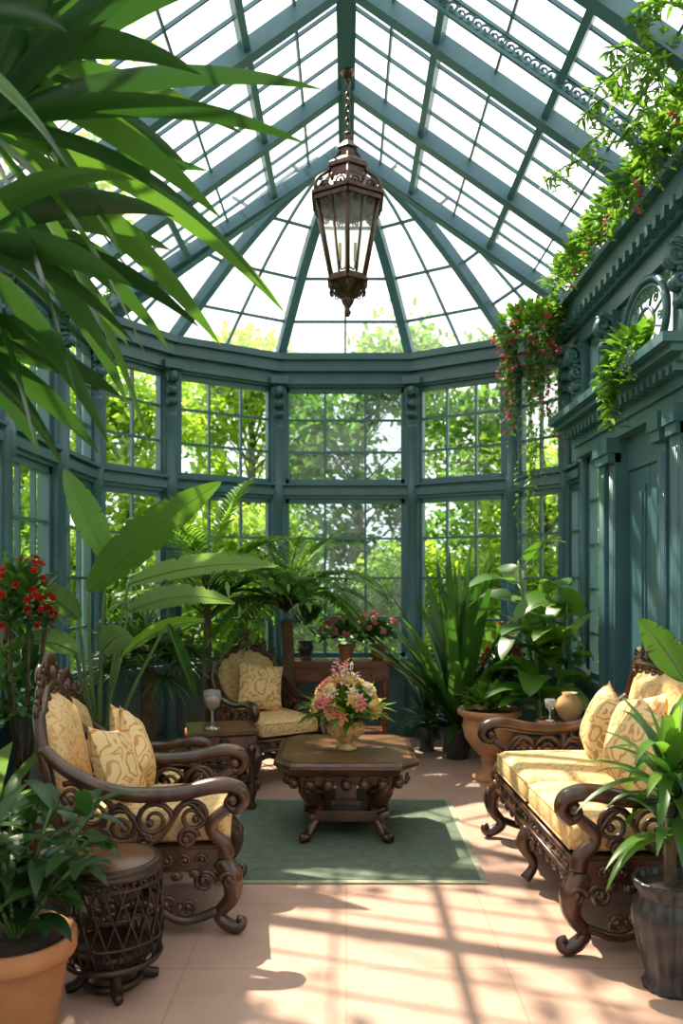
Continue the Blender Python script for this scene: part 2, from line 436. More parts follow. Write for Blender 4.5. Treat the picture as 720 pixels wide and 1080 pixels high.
m=MB(); ys=[6.5,5.6,4.7,3.8,2.9,2.0,1.1,.2,-.7,YB]
wallseg(m,(XL,6.5),(XL,YB),(1,0,0),zt=3.66)
for y in ys[1:]: column(m,XL,y,3.6,nx=1,ny=0)
m.make('wall_left',[TEAL])
for a,b in zip(ys[:-1],ys[1:]):
    window((XL,a-.07),(XL,b+.07),.745,2.26,3,4); window((XL,a-.07),(XL,b+.07),2.40,3.32,3,3)
m=MB(); wallseg(m,(XL,YB),(XR,YB),(0,1,0)); 
for x in (-1.07,-.1,.88): column(m,x,YB,3.6,nx=0,ny=1)
m.box((XL,YB-.05,3.6),(XR,YB+.05,3.8)); m.make('wall_rear',[TEAL])
xs=[XL,-1.07,-.1,.88,XR]
for a,b in zip(xs[:-1],xs[1:]):
    window((a+.07,YB),(b-.07,YB),.745,2.26,3,4); window((a+.07,YB),(b-.07,YB),2.40,3.32,3,3)

# right wall
m=MB()
def rb(y0,y1,z0,z1,x0,x1=XR+.05): m.box((x0,y0,z0),(x1,y1,z1))
wallseg(m,(XR,6.7),(XR,6.22),(-1,0,0),zt=3.5)
wallseg(m,(XR,4.25),(XR,YB),(-1,0,0),zt=3.5)
rb(YB,6.7,3.3,3.42,1.80); rb(YB,6.66,3.42,3.5,1.76); rb(YB,6.62,3.5,3.62,1.72); rb(YB,6.62,3.62,3.66,1.66); rb(YB,6.62,3.66,3.78,1.78)
y=6.5
while y>YB:
    m.box((1.70,y-.025,3.44),(1.8,y+.025,3.5)); y-=.12
D0,D1=4.55,5.3
rb(4.25,D0,0,2.4,1.80); rb(D1,5.5,0,2.4,1.80)
rb(4.2,4.34,0,2.4,1.74); rb(4.44,D0+.02,0,2.4,1.76); rb(D1-.02,5.4,0,2.4,1.76); rb(5.44,5.56,0,2.4,1.74)
for yy in (4.27,4.49,5.35,5.5):
    for k in (-.025,0,.025): m.tube([(1.745 if yy in(4.27,5.5) else 1.762,yy+k,.2),(1.745 if yy in(4.27,5.5) else 1.762,yy+k,2.2)],.009,6)
    m.box((1.715,yy-.07,0),(1.8,yy+.07,.18)); m.box((1.715,yy-.07,2.26),(1.8,yy+.07,2.32)); m.box((1.70,yy-.08,2.32),(1.8,yy+.08,2.42))
rb(5.56,6.22,0,.7,1.82); rb(5.56,6.22,.7,.75,1.78); rb(6.15,6.22,0,3.3,1.80)
rb(D0,D1,2.2,2.42,1.84)
m.box((1.80,5.62,.15),(1.83,6.1,.6)); m.box((1.79,5.68,.2),(1.81,6.04,.55))
rb(4.1,6.2,2.42,2.50,1.76); rb(4.08,6.22,2.50,2.60,1.74); rb(4.05,6.24,2.60,2.64,1.68); rb(4.02,6.26,2.64,2.68,1.62); rb(4.0,6.28,2.68,2.73,1.57); rb(4.05,6.24,2.73,2.76,1.74)
y=6.18
while y>4.1: m.box((1.67,y-.02,2.56),(1.75,y+.02,2.61)); y-=.09
for yy in (4.25,5.45,6.18): rb(yy-.06,yy+.06,2.76,3.3,1.78)
cy,cz=4.88,3.03
rb(4.31,4.50,2.76,3.3,1.83); rb(5.28,5.39,2.76,3.3,1.83)
N=32
for rr,th,xx in ((.265,.022,1.80),(.225,.015,1.81),(.10,.012,1.81)):
    pts=[(xx,cy+rr*1.35*math.cos(2*pi*k/N),cz+rr*math.sin(2*pi*k/N)) for k in range(N+1)]
    m.tube(pts,th,8)
for k in range(8):
    a=2*pi*k/8+.39; m.tube([(1.815,cy+.10*1.35*math.cos(a),cz+.1*math.sin(a)),(1.815,cy+.26*1.35*math.cos(a),cz+.26*math.sin(a))],.009,6)
    m.scroll((1.81,cy+.17*1.35*math.cos(a+.39),cz+.17*math.sin(a+.39)),(0,1,0),(0,0,1),.038,1.2,.007,a0=a)
for yy in (4.25,5.45,6.18,3.2,2.2):
    for zz,rr,xo in ((3.2,.075,1.73),(3.07,.055,1.75),(2.97,.035,1.765)):
        for k in (-.04,.04): m.scroll((xo,yy+k,zz),(-1,0,0),(0,0,1),rr,1.4,.016,a0=1.2)
        m.ell((xo-.0,yy,zz),(rr*.8,.045,rr*.9),8)
for yy in (3.2,2.2,1.2,.2,-.8): column(m,XR,yy,3.3,nx=-1,ny=0)
m.make('wall_right',[TEAL])
window((XR,6.63),(XR,6.25),.745,2.26,2,4); window((XR,6.63),(XR,6.25),2.40,3.3,2,3)
window((XR,6.14),(XR,5.58),.75,2.42,2,5); window((XR,6.11),(XR,5.52),2.76,3.3,3,2)
window((XR,5.27),(XR,4.50),2.76,3.3,1,1)
ry=[4.25,3.2,2.2,1.2,.2,-.8,YB]
for a,b in zip(ry[:-1],ry[1:]):
    window((XR,a-.07),(XR,b+.07),.745,2.26,3,4); window((XR,a-.07),(XR,b+.07),2.40,3.3,3,3)
m=MB()
for y0,y1 in ((D0+.022,(D0+D1)/2-.003),((D0+D1)/2+.003,D1-.022)):
    m.box((1.855,y0,.02),(1.90,y1,2.19))
    for z0,z1 in ((.15,.75),(.9,2.08)):
        m.box((1.845,y0+.05,z0),(1.857,y1-.05,z1)); m.box((1.835,y0+.08,z0+.04),(1.85,y1-.08,z1-.04))
m.ell((1.81,(D0+D1)/2+.05,1.05),.028,10,1); m.tube([(1.86,(D0+D1)/2+.05,1.05),(1.81,(D0+D1)/2+.05,1.05)],.01,8,1); m.box((1.848,(D0+D1)/2+.025,.97),(1.857,(D0+D1)/2+.075,1.13),1)
m.make('door_1',[TEAL,GOLD])

# roof
m=MB()
RY=[6.6,5.75,4.75,3.75,2.75,1.75,.75,-.25,-1.25]
def side(x): return V((x,0,3.62 if x<0 else ZE))
top=V((XM,0,ZR))
for x in (XL,XR):
    e=side(x)
    def rp(t,y,dz=0.): q=top.lerp(e,t); return V((q.x,y,q.z+dz))
    nrm=(e-top).cross(V((0,1,0))); nrm=nrm if nrm.z>0 else -nrm; nrm.normalize()
    for i,y in enumerate(RY):
        m.beam(rp(0,y),rp(1.0,y),.06,.10,up=nrm,off=-.04)
        m.beam(rp(0,y),rp(1.0,y),.085,.015,up=nrm,off=-.09)
    for a,b in zip(RY[:-1],RY[1:]):
        for k in (1,2,3):
            yy=a+(b-a)*k/4
            m.beam(rp(.02,yy),rp(1.0,yy),.014,.022,up=nrm)
    for t in (.30,.64):
        m.beam(rp(t,YB),rp(t,6.6),.045,.07,up=nrm,off=-.03)
    for t in (.15,.47,.82):
        m.beam(rp(t,YB),rp(t,6.6),.014,.022,up=nrm)
    m.beam(rp(1,YB),rp(1,6.62),.10,.12,up=nrm)
    m.add([rp(0,YB,.03),rp(1.02,YB,.03),rp(1.02,6.6,.03),rp(0,6.6,.03)],[(0,1,2,3)],1,False)
m.beam((XM,YB,ZR-.04),(XM,6.62,ZR-.04),.12,.14); m.beam((XM,YB,ZR-.13),(XM,6.62,ZR-.13),.07,.05)
for x in (XL,XR):
    e=side(x)
    m.add([(XM,YB,ZR),(x,YB,e.z),(x,YB,3.6),(XM,YB,3.6)],[(0,1,2,3)],1,False)
e=side(XR)
def rp(t,y,dz=0.): q=top.lerp(e,t); return V((q.x,y,q.z+dz))
sd=(e-top).normalized(); nn=sd.cross(V((0,1,0))).normalized(); nn=nn if nn.z>0 else -nn
for yy in (4.38,):
    m.beam(rp(.1,yy,-.02),rp(.98,yy,-.02),.02,.018,up=nn); m.beam(rp(.1,yy,-.13),rp(.98,yy,-.13),.02,.018,up=nn)
    t=.13
    while t<.97:
        for s2 in (-1,1): m.scroll(rp(t,yy,-.075)+sd*s2*.025,sd,nn,.042,1.2,.0075,a0=pi/2*s2,sg=s2)
        t+=.048
m.make('roof',[TEALR,ROOFG])

# dome
m=MB()
APEX=V((XM,YA,ZR-.03))
base=[V((x,y,3.62)) for x,y in BAY]; base[0]=V((XL,6.5,3.66)); base[-1]=V((XR,6.65,3.76))
def dp(b,t):
    h=b.lerp(APEX,t); h.z=b.z+(APEX.z-b.z)*(.6*math.sin(pi/2*t)+.4*t) ; return h
for i,b in enumerate(base):
    pts=[dp(b,k/12) for k in range(13)]
    if i in(0,5): pts=[b.lerp(APEX,k/12) for k in range(13)]
    for a,c in zip(pts[:-1],pts[1:]):
        m.beam(a,c+(c-a)*.05,.06,.09,off=-.03)
        m.beam(a,c+(c-a)*.05,.085,.015,off=-.075)
for i in range(5):
    a,b=base[i],base[i+1]
    def q(u,t):
        A=dp(a,t); B=dp(b,t); return A.lerp(B,u)
    K=8
    for k in range(K):
        m.add([q(0,k/K),q(1,k/K),q(1,(k+1)/K),q(0,(k+1)/K)],[(0,1,2,3)],1,True)
    for t in (.15,.33,.55,.78): m.beam(q(0,t),q(1,t),.018,.024)
    for k in range(K-1): m.beam(q(.5,k/K),q(.5,(k+1)/K),.018,.024)
    m.beam(a,b,.12,.08,off=-.02)
m.ell(APEX-V((0,0,.06)),(.10,.10,.08),12)
m.make('ceiling_dome',[TEALR,DOMEG])

# ------------------------------------------------------------------ lantern
m=MB()
def ring(r,z,th,n=6,rot=0.):
    pts=[(r*math.cos(2*pi*k/n+rot),r*math.sin(2*pi*k/n+rot),z) for k in range(n+1)]
    for a,b in zip(pts[:-1],pts[1:]): m.beam(a,b,th,th)
rt,rbm,zt,zb=.235,.125,.0,-.50
ring(rt+.01,zt,.028); ring(rt+.03,zt+.03,.02); ring(rbm,zb,.028); ring(rbm+.02,zb-.02,.018)
for k in range(6):
    a=2*pi*k/6; a2=2*pi*(k+1)/6
    T=V((rt*math.cos(a),rt*math.sin(a),zt)); B=V((rbm*math.cos(a),rbm*math.sin(a),zb))
    T2=V((rt*math.cos(a2),rt*math.sin(a2),zt)); B2=V((rbm*math.cos(a2),rbm*math.sin(a2),zb))
    m.tube([T,B],.014,8); m.tube([(T+T2)/2,(B+B2)/2],.006,6)
    m.add([T*.97,T2*.97,B2*.97,B*.97],[(0,1,2,3)],1,False)
    for sgn in (-1,1):
        mid=(T+T2)/2; tv=(T2-T).normalized()
        m.scroll(mid+tv*sgn*.055+V((0,0,.07)),tv*sgn,Z,.045,1.3,.008,a0=-1.5)
        m.scroll(mid+tv*sgn*.06+V((0,0,-.035)),tv*sgn,Z,.03,1.3,.006,a0=1.5)
    m.ell((T+T2)/2+V((0,0,.11)),(.015,.015,.03),6)
    m.ell(T*1.04+V((0,0,.06)),(.016,.016,.04),6); m.ell(B*1.05+V((0,0,-.04)),(.014,.014,.03),6)
    o=V((math.cos(a),math.sin(a),0))
    m.curve([(*(o*.25+V((0,0,.03))),.011),(*(o*.235+V((0,0,.12))),.011),(*(o*.15+V((0,0,.2))),.011),(*(o*.10+V((0,0,.3))),.009),(*(o*.04+V((0,0,.38))),.009)],5,6)
    m.curve([(*(o*rbm+V((0,0,zb))),.009),(*(o*.11+V((0,0,zb-.07))),.009),(*(o*.03+V((0,0,zb-.13))),.009)],5,6)
    m.scroll(o*.09+V((0,0,zb-.1)),o,Z,.03,1.2,.006)
m.lathe([(.255,.02),(.25,.05),(.20,.12),(.145,.17),(.135,.22),(.15,.23),(.145,.26),(.10,.30),(.065,.33),(.06,.37),(.075,.38),(.05,.41),(.025,.44),(.02,.47),(.03,.485),(.012,.5)],n=6,smooth=False)
m.lathe([(.012,zb-.25),(.025,zb-.22),(.012,zb-.2),(.035,zb-.165),(.045,zb-.14),(.03,zb-.11),(.06,zb-.09),(.07,zb-.06),(.12,zb-.03),(.12,zb)],n=12)
m.tube([(0,0,zb),(0,0,zb+.16)],.012,8)
for k in range(3):
    a=2*pi*k/3; m.curve([(0,0,zb+.1,.006),(.05*math.cos(a),.05*math.sin(a),zb+.08,.006),(.06*math.cos(a),.06*math.sin(a),zb+.15,.006)],4,6)
    m.tube([(.06*math.cos(a),.06*math.sin(a),zb+.14),(.06*math.cos(a),.06*math.sin(a),zb+.26)],.012,8,2)
    m.ell((.06*math.cos(a),.06*math.sin(a),zb+.29),(.012,.012,.03),8,3)
z=.5; k=0
LZ=4.02
while z < 4.97-LZ:
    n_=10; ax=V((1,0,0)) if k%2 else V((0,1,0))
    pts=[V((0,0,z+.022))+ax*.014*math.cos(2*pi*j/n_)+Z*.03*math.sin(2*pi*j/n_) for j in range(n_+1)]
    m.tube(pts,.0055,6,0,False); z+=.043; k+=1
m.lathe([(.02,4.88-LZ),(.05,4.92-LZ),(.03,4.95-LZ)],n=12)
m.make('hanging_lantern',[BRONZE,LANTG,WHT,BULB],(0.01,5.45,LZ),rz=pi/6)

# ------------------------------------------------------------------ furniture
def seatfurn(W, ncush=1, crest=.16):
    m=MB(); hw=W/2; X=V((1,0,0)); Y=V((0,1,0))
    def by(z): return .31+max(0,z-.4)*.20
    def tz(x): return .86+crest*math.cos(pi*x/W*.92)**1.0 if W<1 else .90+.10*math.cos(pi*x/W*.9)+.045*abs(math.cos(2*pi*x/W))
    N=16
    path=[(-hw,by(.3),.3,.03),(-hw-.01,by(.55),.55,.026),(-hw,by(.78),.78,.028)]
    for k in range(N+1):
        x=-hw+.04+(W-.08)*k/N; path.append((x,by(tz(x)),tz(x),.027))
    path+=[(hw,by(.78),.78,.028),(hw+.01,by(.55),.55,.026),(hw,by(.3),.3,.03)]
    m.curve(path,3,8)
    NU,NV=16,12
    for sgn in (1,-1):
        vs=[];fs=[]
        for i in range(NU+1):
            x=-hw+.03+(W-.06)*i/NU; u=2*i/NU-1
            for j in range(NV+1):
                v=2*j/NV-1; z=.34+(tz(x)-.02-.34)*j/NV
                bul=((1-u**6)*(1-v**6))**.5
                if ncush==2: bul*=.6+.4*abs(math.sin(pi*i/NU*2))**.4
                vs.append((x,by(z)-(.07*bul if sgn>0 else -.02*bul),z))
        for i in range(NU):
            for j in range(NV):
                a=i*(NV+1)+j; q=(a,a+NV+1,a+NV+2,a+1); fs.append(q if sgn>0 else q[::-1])
        m.add(vs,fs,1 if sgn>0 else 0,True)
    cnt=max(6,int((W-.12)/.085)); 
    for k in range(cnt+1):
        x=-hw+.05+(W-.1)*k/cnt; zz=tz(x); s=-1 if x<0 else 1
        r=.035+.02*math.cos(pi*x/W)
        m.scroll((x,by(zz)+.005,zz+r*.75),X*s,Z,r,1.5,.0125,a0=-pi/2,sg=1)
        m.ell((x+.03*s,by(zz),zz+r*1.7),(.022,.012,.014),6)
        m.leaf((x,by(zz),zz+r),(s*.5,0,.8),.07,.03,.3,3,'lance',.3)
        m.scroll((x,by(zz)-.02,zz-.035),X*s,Z,.026,1.2,.009,a0=pi/2,sg=-1)
    zc=tz(0)+.05
    for k in range(-3,4):
        a=k*.38; m.ell((.075*math.sin(a),by(zc)-.01,zc+.05*math.cos(a)+.02),(.016+.008,.016,.035),8)
    m.ell((0,by(zc)-.02,zc+.01),(.035,.025,.03),8)
    for s in (-1,1):
        m.scroll((s*.11,by(zc),zc-.0),X*s,Z,.05,1.4,.014,a0=2.5,sg=-1)
    m.box((-hw,-.36,.27),(hw,-.31,.36)); m.box((-hw,.27,.27),(hw,.33,.36))
    m.box((-hw-.01,-.34,.27),(-hw+.045,.32,.36)); m.box((hw-.045,-.34,.27),(hw+.01,.32,.36))
    m.tube([(-hw-.01,-.365,.35),(hw+.01,-.365,.35)],.014,8); m.tube([(-hw-.01,-.365,.275),(hw+.01,-.365,.275)],.011,8)
    m.box((-hw,-.33,.34),(hw,.31,.37))
    c=max(5,int(W/.11))
    for k in range(c):
        x=-hw+.06+(W-.12)*(k+.5)/c; s=1 if x>0 else -1
        m.scroll((x,-.362,.315),X*s,Z,.028,1.3,.008,a0=0)
        m.scroll((x,-.352,.25-.02*math.cos(pi*x/W)),X*s,Z,.03,1.2,.010,a0=pi/2,sg=-1)
    m.ell((0,-.365,.25),(.06,.02,.035),10)
    for s in (-1,1):
        xo=s*(hw+.015)
        m.curve([(s*(hw),by(.8),.80,.024),(xo+s*.01,.27,.70,.028),(xo+s*.02,.08,.615,.032),(xo+s*.025,-.14,.605,.034),(xo+s*.025,-.32,.635,.036),(xo+s*.025,-.41,.62,.032),(xo+s*.025,-.435,.57,.026),(xo+s*.025,-.40,.53,.022),(xo+s*.025,-.365,.555,.018),(xo+s*.025,-.375,.585,.014)],5,8,flat=1.25)
        m.ell((xo+s*.025,-.385,.575),(.045,.03,.03),8)
        m.curve([(xo+s*.02,-.37,.54,.024),(xo+s*.015,-.31,.49,.026),(xo+s*.01,-.30,.44,.026),(xo,-.35,.38,.034),(xo,-.36,.33,.036)],5,8)
        for (yy,zz,rr,a0,sg) in ((-.22,.50,.075,0,1),(-.2,.41,.045,3,-1),(-.06,.49,.08,pi,-1),(.07,.47,.075,0,1),(-.02,.40,.04,1,1),(.18,.53,.075,pi,-1),(.15,.42,.05,0,1),(.27,.60,.06,1,1),(.26,.46,.055,3,-1)):
            m.scroll((xo,yy,zz),Y,Z,rr,1.6,.013,a0=a0,sg=sg)
        m.curve([(xo,-.32,.40,.013),(xo,-.2,.56,.013),(xo,-.06,.40,.013),(xo,.08,.56,.013),(xo,.2,.42,.013),(xo,.3,.6,.013)],5,6)
        for j in range(8):
            yy=-.26+.075*j; m.scroll((xo+s*.0,yy,.315),Y,Z,.026,1.2,.008,a0=j)
            m.ell((xo,yy+.03,.26-.01*math.sin(j*.9)),(.012,.03,.02),6)
        m.curve([(s*(hw-.01),-.34,.31,.045),(s*(hw+.01),-.385,.23,.048),(s*(hw+.01),-.38,.15,.034),(s*(hw),-.33,.085,.026),(s*(hw+.01),-.36,.045,.03),(s*(hw+.015),-.41,.028,.027),(s*(hw+.015),-.43,.055,.018),(s*(hw+.015),-.405,.07,.012)],5,8)
        m.scroll((s*(hw+.045),-.37,.235),Y,Z,.038,1.3,.011); m.ell((s*hw,-.41,.24),(.03,.02,.045),8)
        m.scroll((s*(hw),-.27,.22),Y,Z,.05,1.4,.013,a0=pi,sg=-1)
        m.curve([(s*(hw-.01),.31,.31,.04),(s*(hw),.35,.2,.036),(s*(hw),.31,.1,.025),(s*(hw),.36,.03,.03)],5,8)
        m.scroll((s*(hw),.24,.22),Y,Z,.045,1.4,.013)
        m.curve([(s*hw,-.33,.10,.02),(s*hw,-.18,.06,.02),(s*hw,0,.14,.024),(s*hw,.18,.06,.02),(s*hw,.31,.11,.02)],6,8)
        for yy,sg in ((-.12,1),(.12,-1)):
            m.scroll((s*hw,yy,.13),Y*sg,Z,.05,1.5,.013,a0=pi); m.scroll((s*hw,yy*1.7,.11),Y*sg,Z,.035,1.2,.011,a0=0)
    m.curve([(-hw,0,.13,.02),(-hw/2,0,.10,.022),(0,0,.15,.026),(hw/2,0,.10,.022),(hw,0,.13,.02)],6,8)
    if W>1:
        for yy in (-.36,):
            m.curve([(0,yy,.27,.035),(0,yy-.03,.2,.035),(0,yy+.02,.1,.022),(0,yy-.02,.03,.028)],5,8)
            for s in (-1,1): m.scroll((s*.05,yy,.22),X*s,Z,.04,1.3,.012,a0=pi)
    for k in range(ncush):
        w=(W-.05)/ncush; xc=-hw+.025+w*(k+.5)
        m.rbox((xc,-.045,.435),(w-.006,.66,.13),.045,10,1,puff=.018)
        yy=-.045-.33
        for zz in (.39,.48):
            m.tube([(xc-w/2+.03,yy+.006,zz),(xc+w/2-.03,yy+.006,zz)],.006,6,1)
    return m

ac=seatfurn(.60).make('armchair',[WOOD,CREAM],(-.90,3.66,.002),rz=math.radians(97),scale=1.0)
dup(ac,(-1.16,4.42,.002),math.radians(92),.86)
dup(ac,(-.60,6.18,.002),math.radians(34),.93)
st=seatfurn(1.40,2).make('settee',[WOOD,CREAM],(1.265,3.95,.002),rz=math.radians(-88),scale=1.03)

pm=MB(); pm.pillow(.36,.36,.16)
pl=pm.make('throw_pillow',[PILLOW],(-1.02,3.60,.665),rot=(math.radians(-24),math.radians(12),math.radians(82)))
def pil(loc,rx,ry,rz,s=1.): dup(pl,loc,0,s,rot=tuple(math.radians(a) for a in (rx,ry,rz)))
pil((-1.18,4.40,.62),-24,25,75,.92)
pil((-1.0,3.83,.68),-22,35,95,.95)
pil((-.66,6.22,.665),-22,12,30,1.08)
pil((1.40,4.42,.70),-20,14,-98,1.08)
pil((1.42,3.98,.72),-22,-12,-80,1.2)
pil((1.35,3.68,.70),-24,22,-72,1.12)

# coffee table
m=MB()
hx,hy,cx_,cy_=.41,.43,.10,.12
poly=[(-hx+cx_,-hy),(hx-cx_,-hy),(hx,-hy+cy_),(hx,hy-cy_),(hx-cx_,hy),(-hx+cx_,hy),(-hx,hy-cy_),(-hx,-hy+cy_)]
m.prism(poly,.385,.40,0,.86,.9); m.prism(poly,.40,.425,0,.93,.97); m.prism(poly,.425,.435,0,.97,1.); m.prism(poly,.435,.455,0,1.,1.); m.prism(poly,.455,.468,0,1.,.975)
m.prism(poly,.462,.470,1,.9,.9)
m.prism(poly,.33,.385,0,.80,.83)
for k in range(8):
    a=V((*poly[k],0))*.82; b=V((*poly[(k+1)%8],0))*.82; L=(b-a).length; c=max(1,int(L/.1))
    u=(b-a).normalized()
    for j in range(c):
        p=a.lerp(b,(j+.5)/c); m.ell((p.x,p.y,.335),(.035,.035,.035),8); 
        m.scroll(p*1.03+V((0,0,.355)),u,Z,.022,1.2,.007)
for sx in (-1,1):
    for sy in (-1,1):
        o=V((sx*.85,sy*1.0,0)).normalized()
        def q(r,z,rad): return (o.x*r*1.0,o.y*r*1.12,z,rad)
        m.curve([q(.32,.345,.05),q(.345,.30,.05),q(.31,.24,.042),q(.25,.19,.034),q(.25,.13,.032),q(.29,.08,.03),q(.335,.04,.03),q(.375,.03,.028),q(.385,.055,.016)],6,10)
        m.scroll((o.x*.34,o.y*.37,.275),o,Z,.05,1.4,.016,a0=0); m.scroll((o.x*.24,o.y*.27,.26),o,Z,.045,1.4,.014,a0=pi,sg=-1)
        m.scroll((o.x*.28,o.y*.32,.12),o,Z,.04,1.3,.013,a0=pi)
        m.ell((o.x*.36,o.y*.40,.03),(.04,.04,.028),8)
m.prism([(p[0]*.55,p[1]*.58) for p in poly],.10,.12); m.prism([(p[0]*.6,p[1]*.62) for p in poly],.12,.145); m.prism([(p[0]*.55,p[1]*.58) for p in poly],.145,.16)
m.box((-.06,-.10,.16),(.06,.10,.34)); m.box((-.10,-.14,.3),(.10,.14,.34)); m.box((-.09,-.13,.16),(.09,.13,.185))
m.lathe([(.06,.04),(.09,.07),(.07,.1)],n=12)
m.make('coffee_table',[WOOD,WOODT],(.0,4.85,.012))

m=MB(); m.box((-.70,3.95,.001),(.70,5.45,.009),1); m.box((-.665,3.985,.008),(.665,5.415,.011),0)
m.make('rug',[RUG,RUGB])

def flower(m,c,d,r,mi,core=None):
    c=V(c); d=V(d).normalized(); a=d.orthogonal().normalized(); b=d.cross(a)
    for ringi,(nn,el,L) in enumerate(((7,.25,1.),(6,.8,.8),(4,1.25,.6))):
        for k in range(nn):
            t=2*pi*k/nn+ringi*.5; o=(a*math.cos(t)+b*math.sin(t))*math.cos(el)+d*math.sin(el)
            m.leaf(c,o,r*L,r*.75,.15,3,'paddle',.5,mi)
    m.ell(c+d*r*.25,r*.22,6,core if core is not None else mi)
def bush(m,c,rad,n,L,W,mi=0,shape='lance',zmin=-.3,droop=.6,nseg=3,stem=None):
    c=V(c)
    for _ in range(n):
        d=rdir(zmin,1); p=c+V((d.x*rad[0],d.y*rad[1],d.z*rad[2]))*R.uniform(.35,1)
        dd=(d+rdir()*.6+V((0,0,.2))).normalized()
        m.leaf(p,dd,L*R.uniform(.7,1.3),W*R.uniform(.7,1.3),droop,nseg,shape,.25,mi)
m=MB()
m.lathe([(.055,0),(.06,.012),(.035,.03),(.04,.04),(.085,.08),(.10,.12),(.085,.145),(.095,.16),(.09,.158),(.07,.14)],n=24,mi=0)
for k in range(12):
    a=2*pi*k/12; m.ell((.093*math.cos(a),.093*math.sin(a),.115),(.016,.016,.03),6)
for k in range(26):
    d=rdir(.1,1); m.tube([(0,0,.13),V((0,0,.17))+V((d.x*.17,d.y*.17,d.z*.2))],.003,5,1)
bush(m,(0,0,.2),(.18,.16,.08),190,.12,.04,1,zmin=-.2)
for k in range(46):
    d=rdir(.0,1); c=V((0,0,.2))+V((d.x*.17,d.y*.17,d.z*.19)); mi=R.choice((2,3,3,3,4,4,5,2))
    flower(m,c,d,R.uniform(.038,.062),mi,3)
for k in range(16):
    d=rdir(.5,1); d=V((d.x*.6,d.y*.6,d.z)).normalized(); p0=V((0,0,.3)); p1=p0+d*R.uniform(.12,.2)
    m.tube([p0,p1],.003,5,1)
    for j in range(7): 
        q=p0.lerp(p1,.4+.1*j); m.leaf(q,rdir(-.2,1),.035,.022,0,2,'paddle',.3,R.choice((2,5,4)))
m.make('flower_bouquet_vase',[GOLD,L_BRIGHT,PINK,YEL,WHT,ORG],(-.0,4.80,.483),scale=1.08)

m=MB()
sq=[(-.2,-.2),(.2,-.2),(.2,.2),(-.2,.2)]
m.prism(sq,.455,.47,0,.95,1.0); m.prism(sq,.47,.485,0,1.04,1.04); m.prism(sq,.485,.488,1,.92,.92); m.prism(sq,.38,.455,0,.9,.9); m.prism(sq,.10,.13,0,.9,.9)
for sx in(-1,1):
    for sy in(-1,1):
        m.lathe([(.025,0),(.03,.03),(.018,.06),(.03,.1),(.03,.14),(.016,.18),(.026,.24),(.016,.3),(.03,.36),(.03,.4)],(sx*.17,sy*.17,0),10)
for i in range(4):
    o=V((math.cos(i*pi/2),math.sin(i*pi/2),0)); t=V((-o.y,o.x,0))
    for k in range(-2,3):
        for zz in (.2,.27,.34): m.scroll(o*.175+t*k*.06+V((0,0,zz)),t,Z,.032,1.3,.008,a0=k)
    m.scroll(o*.19+V((0,0,.42)),t,Z,.03,1.3,.008)
m.make('carved_side_table',[WOOD,WOODT],(-.83,5.34,.002),rz=.25,scale=1.06)
m=MB()
m.lathe([(.042,0),(.04,.006),(.008,.014),(.007,.09),(.012,.1),(.038,.125),(.048,.16),(.044,.21),(.040,.21),(.044,.16),(.036,.13),(.01,.11)],n=20,mi=0)
m.lathe([(.012,.113),(.035,.131),(.042,.165)],n=16,mi=1)
m.make('glass_goblet',[CLEAR,AMBER],(-.87,5.24,.521),scale=1.2)

m=MB()
def circ(r,z,n=32,cx=0,cy=0): return [(cx+r*math.cos(2*pi*k/n),cy+r*math.sin(2*pi*k/n),z) for k in range(n+1)]
for r,z,th in ((.172,.44,.014),(.172,.40,.007),(.176,.30,.006),(.18,.2,.006),(.17,.12,.012),(.10,.03,.014)): m.tube(circ(r,z),th,6,0,False)
m.lathe([(.176,.445),(.18,.455),(.175,.468),(.16,.47)],n=32); m.lathe([(.155,.466),(.15,.472)],n=32,mi=1)
for k in range(20):
    a=2*pi*k/20
    for sg in (1,-1):
        m.tube([((.170+.012*math.sin(pi*t))*math.cos(a+sg*t*.6),(.170+.012*math.sin(pi*t))*math.sin(a+sg*t*.6),.12+.32*t) for t in [j/6 for j in range(7)]],.0045,5)
    if k%2==0: m.scroll((.176*math.cos(a),.176*math.sin(a),.42),(-math.sin(a),math.cos(a),0),Z,.022,1.3,.005)
m.lathe([(.15,.13),(.15,.15),(.14,.16)],n=24)
for k in range(4):
    a=2*pi*k/4+.4; o=V((math.cos(a),math.sin(a),0))
    m.curve([(*(o*.14+V((0,0,.14))),.02),(*(o*.09+V((0,0,.08))),.02),(*(o*.12+V((0,0,.03))),.022),(*(o*.165+V((0,0,.018))),.017)],5,8)
m.lathe([(.03,.03),(.06,.06),(.03,.09),(.05,.14)],n=12)
m.make('wire_drum_side_table',[IRON,WOODT],(-.86,2.97,.002))

m=MB()
m.box((-.48,-.17,.74),(.48,.17,.78)); m.box((-.46,-.155,.72),(.46,.155,.74)); m.box((-.43,-.13,.60),(.43,.13,.72))
for k in (-1,0,1): m.box((k*.28-.11,-.14,.62),(k*.28+.11,-.13,.70)); m.ell((k*.28,-.15,.66),.014,8)
for sx in(-1,1):
    for sy in(-1,1):
        m.lathe([(.02,0),(.028,.03),(.018,.06),(.03,.12),(.018,.3),(.03,.4),(.02,.45),(.033,.5),(.033,.62)],(sx*.4,sy*.11,0),10)
m.box((-.42,-.12,.14),(.42,.12,.165))
m.make('console_table',[WOODR],(-.06,7.15,.002))

